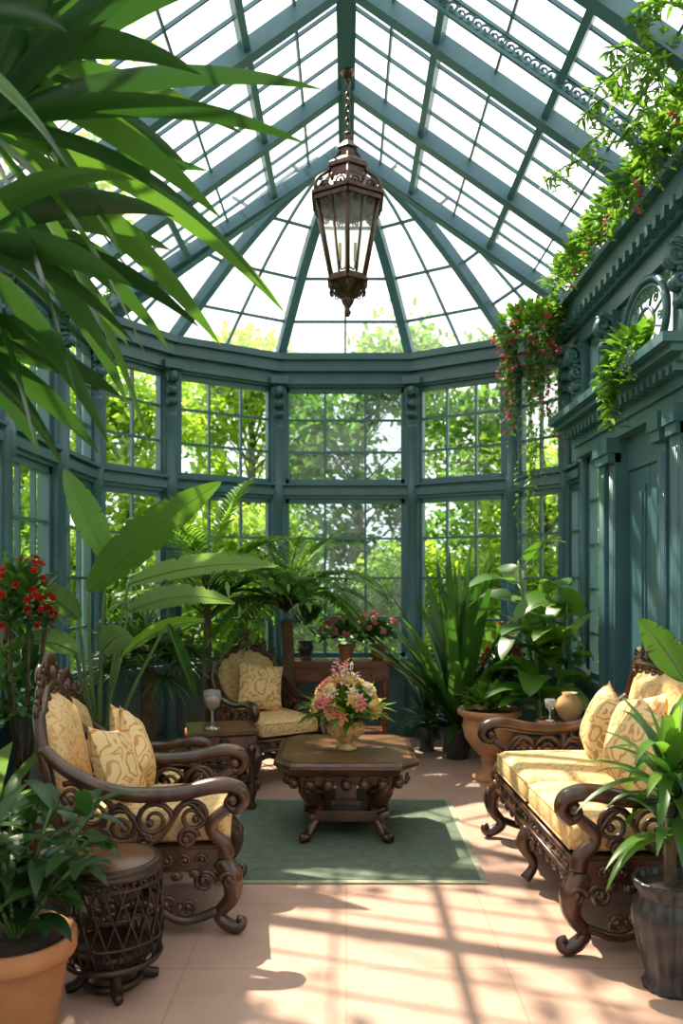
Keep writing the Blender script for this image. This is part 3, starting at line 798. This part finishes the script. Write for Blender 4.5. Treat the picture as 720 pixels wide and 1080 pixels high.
def pot(m,r,h,mi=0,soil=1,style='rim',n=28,c=(0,0,0)):
    if style=='rim': pr=[(r*.66,0),(r*.7,.01),(r*.9,h*.75),(r*.91,h*.78),(r*1.02,h*.79),(r*1.05,h*.83),(r*1.04,h*.98),(r*1.0,h),(r*.93,h*.99),(r*.9,h*.93)]
    elif style=='urn': pr=[(r*.6,0),(r*.62,h*.05),(r*.5,h*.08),(r*.28,h*.16),(r*.25,h*.24),(r*.34,h*.28),(r*.3,h*.32),(r*.55,h*.42),(r*.85,h*.58),(r*.95,h*.75),(r*.9,h*.84),(r*.95,h*.88),(r*1.1,h*.92),(r*1.12,h*.97),(r*1.08,h),(r*.98,h*.98),(r*.92,h*.92)]
    elif style=='jar': pr=[(r*.72,0),(r*.74,h*.04),(r*.62,h*.09),(r*.75,h*.25),(r*.98,h*.55),(r*1.0,h*.68),(r*.85,h*.82),(r*.8,h*.86),(r*.95,h*.93),(r*1.0,h*.97),(r*.96,h),(r*.85,h*.98),(r*.8,h*.92)]
    rf=(lambda t: 1+.025*math.cos(t*16)) if style=='jar' else None
    m.lathe(pr,c,n if style!='jar' else 96,mi,True,rf)
    m.lathe([(r*.3,h*.90),(r*.9,h*.935 if style!='jar' else h*.93),(r*.3,h*.95)],c,20,soil)

def geranium(name,loc,mi_f,r=.09):
    m=MB(); pot(m,.075,.13)
    bush(m,(0,0,.2),(r*1.5,r*1.3,.13),130,.07,.06,2,'paddle',-.2)
    for k in range(20):
        d=rdir(.1,1); c=V((0,0,.22))+V((d.x*r*1.7,d.y*r*1.5,d.z*.19))
        for j in range(5): flower(m,c+rdir()*.02,d,.022,3,3)
    m.make(name,[TERRA,SOIL,L_MID,mi_f],loc)
geranium('potted_geranium',(-.0,7.12,.784),PINK,.15)
geranium('potted_geranium',(.28,7.15,.784),PINK,.11)
m=MB(); pot(m,.07,.16,style='jar'); bush(m,(0,0,.28),(.12,.1,.16),90,.16,.03,2,'lance',0)
m.make('potted_fern',[DPOT,SOIL,L_MID],(-.36,7.15,.784))

# ------------------------------------------------------------------ plants
def frond(m,p,d,L,ll,droop=1.2,n=26,mi=0,w=.022,rach=.008,stemmi=1,bare=.15,ld=.7):
    p=V(p); d=V(d).normalized(); pts=[p.copy()]; S=n+4; 
    for i in range(S):
        t=i/S
        sd=d.cross(Z)
        if sd.length<.05: sd=V((1,0,0))
        sd.normalize(); up=sd.cross(d)
        if t>bare:
            u=(t-bare)/(1-bare); l=ll*(math.sin(pi*min(1,u*.85+.12))**.7)
            for s in(-1,1):
                dd=(sd*s*1.0+d*(.45+.5*u)+up*.25+rdir()*.08).normalized()
                m.leaf(p,dd,l*R.uniform(.9,1.1),w,ld,4,'strap' if w<.04 else 'lance',.3,mi)
        p=p+d*(L/S); d=(d+V((0,0,-droop/S))).normalized(); pts.append(p.copy())
    m.leaf(p,d,ll*.5,w,ld,3,'lance',.2,mi)
    m.tube(pts,[rach*(1-.75*i/len(pts)) for i in range(len(pts))],5,stemmi)
def fan(m,p,d,petL,r,n=18,spread=150,mi=0,stemmi=1,w=.03,droop=.5):
    p=V(p); d=V(d).normalized(); q=p.copy(); pts=[p.copy()]
    for i in range(8): q=q+d*petL/8; d=(d+V((0,0,-.06))).normalized(); pts.append(q.copy())
    m.tube(pts,.006,5,stemmi)
    sd=d.cross(Z).normalized(); up=sd.cross(d)
    for k in range(n):
        a=math.radians(-spread+2*spread*k/(n-1)); dd=(d*math.cos(a)+sd*math.sin(a)+up*.15)
        m.leaf(q,dd,r*R.uniform(.88,1.05)*(1-.15*abs(a)/pi),w,droop,5,'strap',.4,mi)

m=MB(); pot(m,.22,.36)
m.curve([(0,0,.3,.05),(.03,.0,1.0,.04),(.0,.02,1.8,.036),(.10,.0,2.55,.034)],8,10,mi=4)
crown=V((.10,0,2.55))
for (hub,base_az,el,L,nl) in (
    ((.38,.02,2.88),0,2,1.08,11),((.34,-.05,2.50),-8,-6,.72,8),((.34,.1,3.12),4,8,.84,9),((.32,.0,2.22),-5,-22,.5,7),((.30,.30,2.75),45,5,.8,7),((.28,-.25,3.0),-30,5,.7,7),((-.15,.2,2.7),140,10,.5,6)):
    h=V(hub); m.curve([(*crown,.012),(*((crown+h)/2+V((0,0,.06))),.010),(*h,.009)],5,6,mi=3)
    for k in range(nl):
        a=base_az+R.uniform(-14,14); e=el+(k-(nl-1)/2)*13+R.uniform(-5,5)
        dd=sph(a+(k%2-.5)*30,e)
        m.leaf(h,dd,L*R.uniform(.8,1.1),R.uniform(.07,.095),R.uniform(.5,1.0),12,'blade',.22,R.choice((2,2,2,2,5)),roll=R.uniform(-1.3,-.2))
m.make('potted_palm_tree',[TERRA,SOIL,L_PALM,STEM,TRUNK,L_MID],(-1.5,2.45,.0))

m=MB(); pot(m,.19,.3)
def paddle(p,mid,tip,W,mi,droop=.5,wav=.02,roll=0.):
    p=V(p); mid=V(mid); tip=V(tip)
    m.curve([(*p,.018),(*((p+mid)/2+V((-.02,0,.03))),.014),(*mid,.009)],6,6,mi=3)
    d=(tip-mid); L=d.length; d=(d.normalized()+V((0,0,droop*.45))).normalized()
    m.bigleaf(mid,d,L*1.04,W,droop,mi,roll,3)
paddle((0,0,.28),(-.08,.0,1.42),(.72,-.1,2.08),.26,2,.35,roll=-1.0)
paddle((0,0,.28),(.02,.05,1.62),(-.22,.0,2.16),.2,5,.1,roll=-1.2)
paddle((0,0,.28),(.14,.1,1.46),(1.05,.25,1.60),.2,6,.5,roll=-.75)
paddle((0,0,.28),(.2,-.1,1.3),(.85,-.2,1.38),.17,6,.8,roll=-.9)
paddle((0,0,.28),(-.1,-.1,1.25),(-.38,-.4,1.5),.18,6,.8,roll=.8)
paddle((0,0,.28),(-.1,-.15,1.05),(-.35,-.6,1.15),.18,6,.8,roll=.8)
paddle((0,0,.28),(.1,.1,1.0),(.55,.4,1.25),.18,5,.9,roll=-.7)
paddle((0,0,.28),(.05,-.15,1.05),(.3,-.45,1.2),.18,6,.8,roll=-.9)
paddle((0,0,.28),(.42,-.05,1.22),(.60,-.1,.78),.17,2,.2,roll=-.9)
m.make('potted_banana_plant',[TERRA,SOIL,L_MID,STEM,TRUNK,L_BRIGHT,L_PALE],(-1.52,5.0,0))

m=MB(); pot(m,.17,.3); m.curve([(0,0,.25,.06),(0,0,.6,.055),(0,0,.88,.05)],5,10,mi=4)
for k in range(26):
    d=sph(360*k/26*2.4,R.uniform(-5,70)); fan(m,(0,0,.90),d,R.uniform(.16,.28),.36,18,120,2,3,.026,.6)
m.make('potted_fan_palm',[TERRA,SOIL,L_DARK,STEM,TRUNK],(-1.38,5.62,0))

m=MB(); pot(m,.17,.28,style='rim'); m.curve([(0,0,.22,.06),(.02,0,.7,.05),(0,0,1.15,.05)],6,10,mi=4)
for k in range(24):
    az=360*k/24+R.uniform(-8,8); el=R.uniform(30,62); frond(m,(0,0,1.22),sph(az,el),R.uniform(.8,1.05),.2,2.0,36,2,.027)
for k in range(8): frond(m,(0,0,1.24),sph(45*k+20,74),.75,.17,1.5,28,2,.024)
m.make('potted_tree_fern',[TERRAL,SOIL,L_FERN,STEM,TRUNK],(-.50,6.75,0))
m=MB(); pot(m,.17,.3,style='rim')
m.curve([(0,0,.25,.04),(0,0,.8,.035),(0,0,1.4,.03)],5,8,mi=4)
for k in range(20):
    az=360*k/20*2.4; frond(m,(0,0,R.uniform(1.15,1.55)),sph(az,R.uniform(35,80)),R.uniform(.8,1.05),.28,1.6,26,2,.034)
m.make('potted_areca_palm',[TERRA,SOIL,L_BRIGHT,STEM,TRUNK],(-1.12,6.5,0))

m=MB(); pot(m,.15,.3); 
for k in range(7):
    d=sph(51*k,82); m.curve([(0,0,.25,.012),(*(V((0,0,.25))+d*.5),.01),(*(V((0,0,.25))+d*1.0+V((0,0,.1))),.006)],5,6,mi=4)
bush(m,(0,0,1.3),(.14,.2,.3),240,.10,.05,2)
bush(m,(0,0,.8),(.16,.2,.35),140,.12,.05,2)
for k in range(44):
    d=rdir(-.5,1); c=V((0,0,1.36))+V((d.x*.16,d.y*.22,d.z*.28)); flower(m,c,d,.028,3,3)
m.make('potted_flowering_shrub',[TERRA,SOIL,L_MID,RED,TRUNK],(-1.80,4.50,0))
m=MB(); pot(m,.15,.26)
for k in range(34): 
    d=sph(R.uniform(0,360),R.uniform(25,80)); m.leaf((0,0,.24),d,R.uniform(.5,.8),.1,1.0,8,'blade',.3,2,roll=R.uniform(-.5,.5))
m.make('potted_peace_lily',[TERRA,SOIL,L_PALE],(-1.70,3.72,0))

m=MB(); pot(m,.185,.33)
for k in range(12):
    d=sph(360*k/12*2.3,R.uniform(42,85)); L=R.uniform(.32,.52); p=V((0,0,.3)); q=p+d*L
    m.curve([(*p,.008),(*(p.lerp(q,.5)+V((0,0,.03))),.007),(*q,.004)],5,6,mi=3)
    for j in range(11):
        u=.25+.75*j/10; b=p.lerp(q,u); dd=(d*.4+rdir(-.3,.8)).normalized()
        m.leaf(b,dd,R.uniform(.14,.21),R.uniform(.05,.07),1.1,6,'blade',.3,2)
m.make('potted_rubber_plant',[TERRA,SOIL,L_DARK,STEM],(-1.09,2.66,0))

m=MB(); pot(m,.135,.40,style='jar')
m.curve([(0,0,.36,.025),(.0,0,.55,.022),(.01,0,.82,.02)],5,8,mi=4)
for k in range(60):
    az=R.uniform(0,360); el=R.uniform(5,85); z=R.uniform(.5,.84)
    m.leaf((0,0,z),sph(az,el),R.uniform(.28,.44),.052,R.uniform(1.2,2.2),9,'strap',.35,R.choice((2,2,5)))
def pad2(p,mid,tip,W,mi,droop,roll):
    p=V(p); mid=V(mid); tip=V(tip); m.curve([(*p,.01),(*((p+mid)/2),.008),(*mid,.006)],5,6,mi=3)
    d=tip-mid; m.bigleaf(mid,(d.normalized()+V((0,0,droop*.4))),d.length,W,droop,mi,roll,3)
pad2((0,0,.4),(.06,.0,1.12),(-.12,-.02,1.36),.12,2,.3,1.2)
pad2((0,0,.4),(.12,.05,.95),(.2,.0,1.25),.10,2,.5,-1.)
m.make('potted_dracaena',[DPOT,SOIL,L_MID,STEM,TRUNK,L_BRIGHT],(1.19,2.96,0))

m=MB(); pot(m,.15,.27,style='rim')
for k in range(54):
    az=R.uniform(0,360); el=R.uniform(45,88); L=R.uniform(1.0,1.65)
    m.leaf((R.uniform(-.04,.04),R.uniform(-.04,.04),.26),sph(az,el),L,R.uniform(.08,.12),R.uniform(.35,1.1),12,'blade',.3,R.choice((2,2,5)),roll=R.uniform(-.5,.5))
for k in range(14):
    m.leaf((0,0,.26),sph(R.uniform(0,360),R.uniform(10,45)),R.uniform(.4,.6),.09,1.,8,'blade',.3,5)
m.make('potted_birds_nest_plant',[DPOT,SOIL,L_MID,STEM,TRUNK,L_DARK],(.92,6.75,0))
m=MB(); pot(m,.10,.25,style='jar')
for k in range(28): m.leaf((0,0,.23),sph(R.uniform(0,360),R.uniform(35,85)),R.uniform(.35,.7),.055,1.,9,'blade',.3,2)
m.make('potted_cast_iron_plant',[DPOT,SOIL,L_DARK],(.70,7.02,0))
m=MB(); pot(m,.215,.53,style='urn')
bush(m,(0,0,.56),(.17,.17,.1),150,.12,.045,2,zmin=0)
for k in range(20): m.leaf((0,0,.52),sph(R.uniform(0,360),R.uniform(30,80)),R.uniform(.15,.28),.04,1.2,7,'strap',.3,2)
m.make('planted_terracotta_urn',[TERRAL,SOIL,L_BRIGHT],(1.07,6.02,.0))
m=MB(); pot(m,.18,.3)
for k in range(5):
    a=k*1.35; top_=V((.20*math.cos(a),.2*math.sin(a),1.15+.24*(k%3)))
    m.curve([(.02*math.cos(a),.02*math.sin(a),.26,.018),(*(top_*.6),.015),(*top_,.01)],6,6,mi=3)
    for j in range(13):
        u=.25+.75*j/12; b=V((0,0,.26)).lerp(top_,u); d=sph(R.uniform(0,360),R.uniform(0,60)); q=b+d*.12
        m.tube([b,q],.005,5,3)
        m.leaf(q,d,R.uniform(.28,.44),R.uniform(.17,.24),R.uniform(.6,1.5),9,'heart',.2,R.choice((2,2,5)),roll=R.uniform(-.4,.4),wav=.02)
m.make('potted_fiddle_leaf_fig',[TERRA,SOIL,L_MID,STEM,TRUNK,L_BRIGHT],(1.46,5.9,0))
m=MB(); pot(m,.12,.24)
bush(m,(0,0,.6),(.2,.2,.4),200,.14,.06,2)
for k in range(14):
    d=rdir(0,1); flower(m,V((0,0,.75))+V((d.x*.2,d.y*.2,d.z*.4)),d,.035,3,3)
m.make('potted_anthurium',[TERRA,SOIL,L_DARK,RED],(1.30,6.5,0))
m=MB()
m.lathe([(.16,0),(.15,.02),(.05,.05),(.03,.12),(.045,.2),(.025,.3),(.03,.5),(.06,.54),(.17,.56),(.185,.57),(.185,.585),(.17,.59)],n=24)
for k in range(3):
    a=2*pi*k/3; o=V((math.cos(a),math.sin(a),0)); m.scroll(o*.10+V((0,0,.1)),o,Z,.05,1.3,.014)
m.make('round_pedestal_table',[WOOD],(1.40,5.15,.002))
m=MB(); m.lathe([(.04,0),(.045,.01),(.075,.04),(.092,.09),(.075,.14),(.045,.165),(.05,.18),(.045,.18),(.04,.165)],n=28)
m.make('amber_glass_vase',[AMBER],(1.42,5.12,.595))
m=MB(); m.lathe([(.03,0),(.03,.008),(.006,.012),(.006,.07),(.03,.09),(.034,.14),(.03,.14),(.027,.09)],n=18)
m.make('glass_goblet',[CLEAR],(1.29,5.10,.595))

# ------------------------------------------------------------------ vines
def strand(m,p,L,n,ls,mi=0,smi=1,sway=.03,flow=None):
    p=V(p); pts=[p.copy()]
    for i in range(n):
        p=p+V((R.uniform(-sway,sway),R.uniform(-sway,sway),-L/n)); pts.append(p.copy())
        for _ in range(2):
            m.leaf(p,(rdir(-.6,.5)),ls*R.uniform(.7,1.3),ls*.5,.8,3,'heart',.2,mi)
        if flow is not None and R.random()<.35: flower(m,p+rdir()*.02,rdir(),.02,flow,flow)
    m.tube(pts,.003,4,smi)
m=MB()
for k in range(22): strand(m,(R.uniform(1.30,1.70),R.uniform(6.3,6.8),R.uniform(3.4,3.6)),R.uniform(.3,1.0),14,.06,0,1,.02,2)
for k in range(9): strand(m,(R.uniform(1.44,1.58),R.uniform(6.5,6.62),3.5),R.uniform(1.3,2.3),38,.05,3,1,.015)
bush(m,(1.52,6.48,3.50),(.32,.32,.2),560,.08,.045,3)
for k in range(60):
    d=rdir(-1,.7); flower(m,V((1.52,6.48,3.46))+V((d.x*.34,d.y*.34,d.z*.24)),d,.022,2,2)
y=6.3
while y>2.2:
    bush(m,(1.68,y,3.80),(.13,.16,.12),90,.07,.04,3,'heart',-.2)
    for j in range(2): strand(m,(1.60,y+R.uniform(-.1,.1),3.74),R.uniform(.08,.25),6,.055,3,1,.02,2 if R.random()<.2 else None)
    y-=.17
m.make('climbing_vine',[L_MID,STEM,MAG,L_BRIGHT])
m=MB()
bush(m,(1.62,4.62,2.80),(.1,.24,.1),110,.09,.05,0)
for k in range(9): strand(m,(R.uniform(1.5,1.6),R.uniform(4.42,4.85),2.8),R.uniform(.2,.5),10,.08,0,1,.03)
m.make('trailing_pothos',[L_BRIGHT,STEM])
m=MB()
for k in range(11):
    p=V((1.60+R.uniform(-.1,.1),4.0+R.uniform(-.6,.7),3.95+R.uniform(-.1,.1))); d=V((-.5+R.uniform(-.3,.1),R.uniform(-.4,.4),R.uniform(-.1,.5))).normalized()
    pts=[p.copy()]
    for i in range(12):
        p=p+d*.035; d=(d+V((0,0,-.13))+rdir()*.1).normalized(); pts.append(p.copy())
        for _ in range(3): m.leaf(p,(d+rdir()*1.2),.075,.02,.6,3,'lance',.2,0)
        if i>5 and i%3==0: strand(m,p,R.uniform(.06,.2),5,.045,0,1,.02)
    m.tube(pts,.004,5,1)
m.curve([(1.74,3.9,3.7,.012),(1.7,4.0,3.85,.01),(1.6,4.1,4.0,.006)],5,6,mi=1)
m.make('hanging_jasmine_vine',[L_BRIGHT,STEM])
m=MB()
for k in range(4): strand(m,(-1.78+R.uniform(-.05,.05),5.9+R.uniform(-.1,.1),3.7),R.uniform(.25,.5),10,.05,0,1,.02)
m.make('trailing_ivy',[L_BRIGHT,STEM])

# ------------------------------------------------------------------ garden
m=MB(); m.box((-40,-30,-.35),(40,60,-.14)); m.make('ground_lawn',[LGREEN])
def tree(name,h,spread,nb,nl,mats,seed,zlo=.12,brr=(.35,.7)):
    R.seed(seed); m=MB()
    m.curve([(0,0,-.2,.13),(.05,.03,h*.3,.10),(-.03,0,h*.6,.06),(0,0,h*.9,.02)],6,8,mi=1)
    for b in range(nb):
        a=R.uniform(0,2*pi); zz=h*R.uniform(zlo,1.0); rr=spread*R.uniform(.2,1)*(1-.35*zz/h)
        c=V((rr*math.cos(a),rr*math.sin(a),zz)); m.tube([(0,0,zz*.75),c],[.02,.005],5,1)
        br=R.uniform(*brr)
        for _ in range(nl):
            d=rdir(); m.leaf(c+d*br*R.random()**.4,rdir(),R.uniform(.08,.14),R.uniform(.055,.09),.3,1,'x',.2,0)
    return m.make(name,mats)
t1=tree('garden_tree',4.6,1.7,46,190,[L_TREE,TBARK],1); t1.location=(-3.2,12.0,-.14)
t2=tree('garden_tree',5.6,1.9,46,190,[L_TREED,TBARK],2); t2.location=(.2,13.4,-.14)
t3=tree('garden_tree',3.2,1.5,40,190,[L_TREE,TBARK],3); t3.location=(2.8,11.5,-.14)
for o,loc,rz,s in ((t1,(5.6,13.2),1,1.),(t2,(-5.8,13.5),2,1.),(t3,(-1.2,11.4),2.2,.75),(t1,(-5.2,9.6),3,.75),(t2,(2.8,16),.5,1.15),(t1,(-2,17),2,1.35),(t3,(-5.2,5.4),4,.8),(t1,(-5.8,2.6),5,.65),(t3,(-5.4,-.5),1,.8),
                   (t3,(5.4,7.4),1,.8),(t2,(6.4,4.2),1,.55),(t3,(5.8,1.0),2,.8),(t1,(7.5,18),2,1.4),(t2,(-8,17),2,1.3),(t3,(.9,11.2),5,.6),(t3,(4.4,10),5,.65),(t3,(-3.4,10.4),1.2,.65)):
    dup(o,(loc[0],loc[1],-.14),rz,s)
t4=tree('garden_dapple_tree',7.4,2.3,30,50,[L_TREE,TBARK],9,zlo=.72,brr=(.3,.6)); t4.location=(-3.5,7.5,-.14)  # sparse tree added on the sun side to dapple the front floor with shadow

# ------------------------------------------------------------------ light, camera
w=bpy.data.worlds.new('sky'); sc.world=w; w.use_nodes=True; nt=w.node_tree; bg=nt.nodes['Background']
bg.inputs[0].default_value=(1.0,.985,.96,1); bg.inputs[1].default_value=2.25
sun=bpy.data.lights.new('sun','SUN'); sun.energy=15; sun.angle=math.radians(.7); sun.color=(1,.86,.66)
so=bpy.data.objects.new('sun',sun); sc.collection.objects.link(so)
so.rotation_euler=V((.42,-.60,-1.)).to_track_quat('-Z','Y').to_euler()

cam=bpy.data.cameras.new('camera'); co=bpy.data.objects.new('camera',cam); sc.collection.objects.link(co)
co.location=(0,0,1.5); co.rotation_euler=(pi/2,0,0)
cam.sensor_width=36; cam.sensor_fit='AUTO'; cam.lens=850/1080*36
cam.shift_x=-5/1080; cam.shift_y=70/1080; cam.clip_start=.05; cam.clip_end=200
cam.dof.use_dof=True; cam.dof.focus_distance=3.9; cam.dof.aperture_fstop=2.2
sc.camera=co
try:
    sc.view_settings.view_transform='Standard'; sc.view_settings.look='None'
except Exception as e: print(e)
print('verts',sum(len(o.data.vertices) for o in bpy.data.objects if o.type=='MESH'))
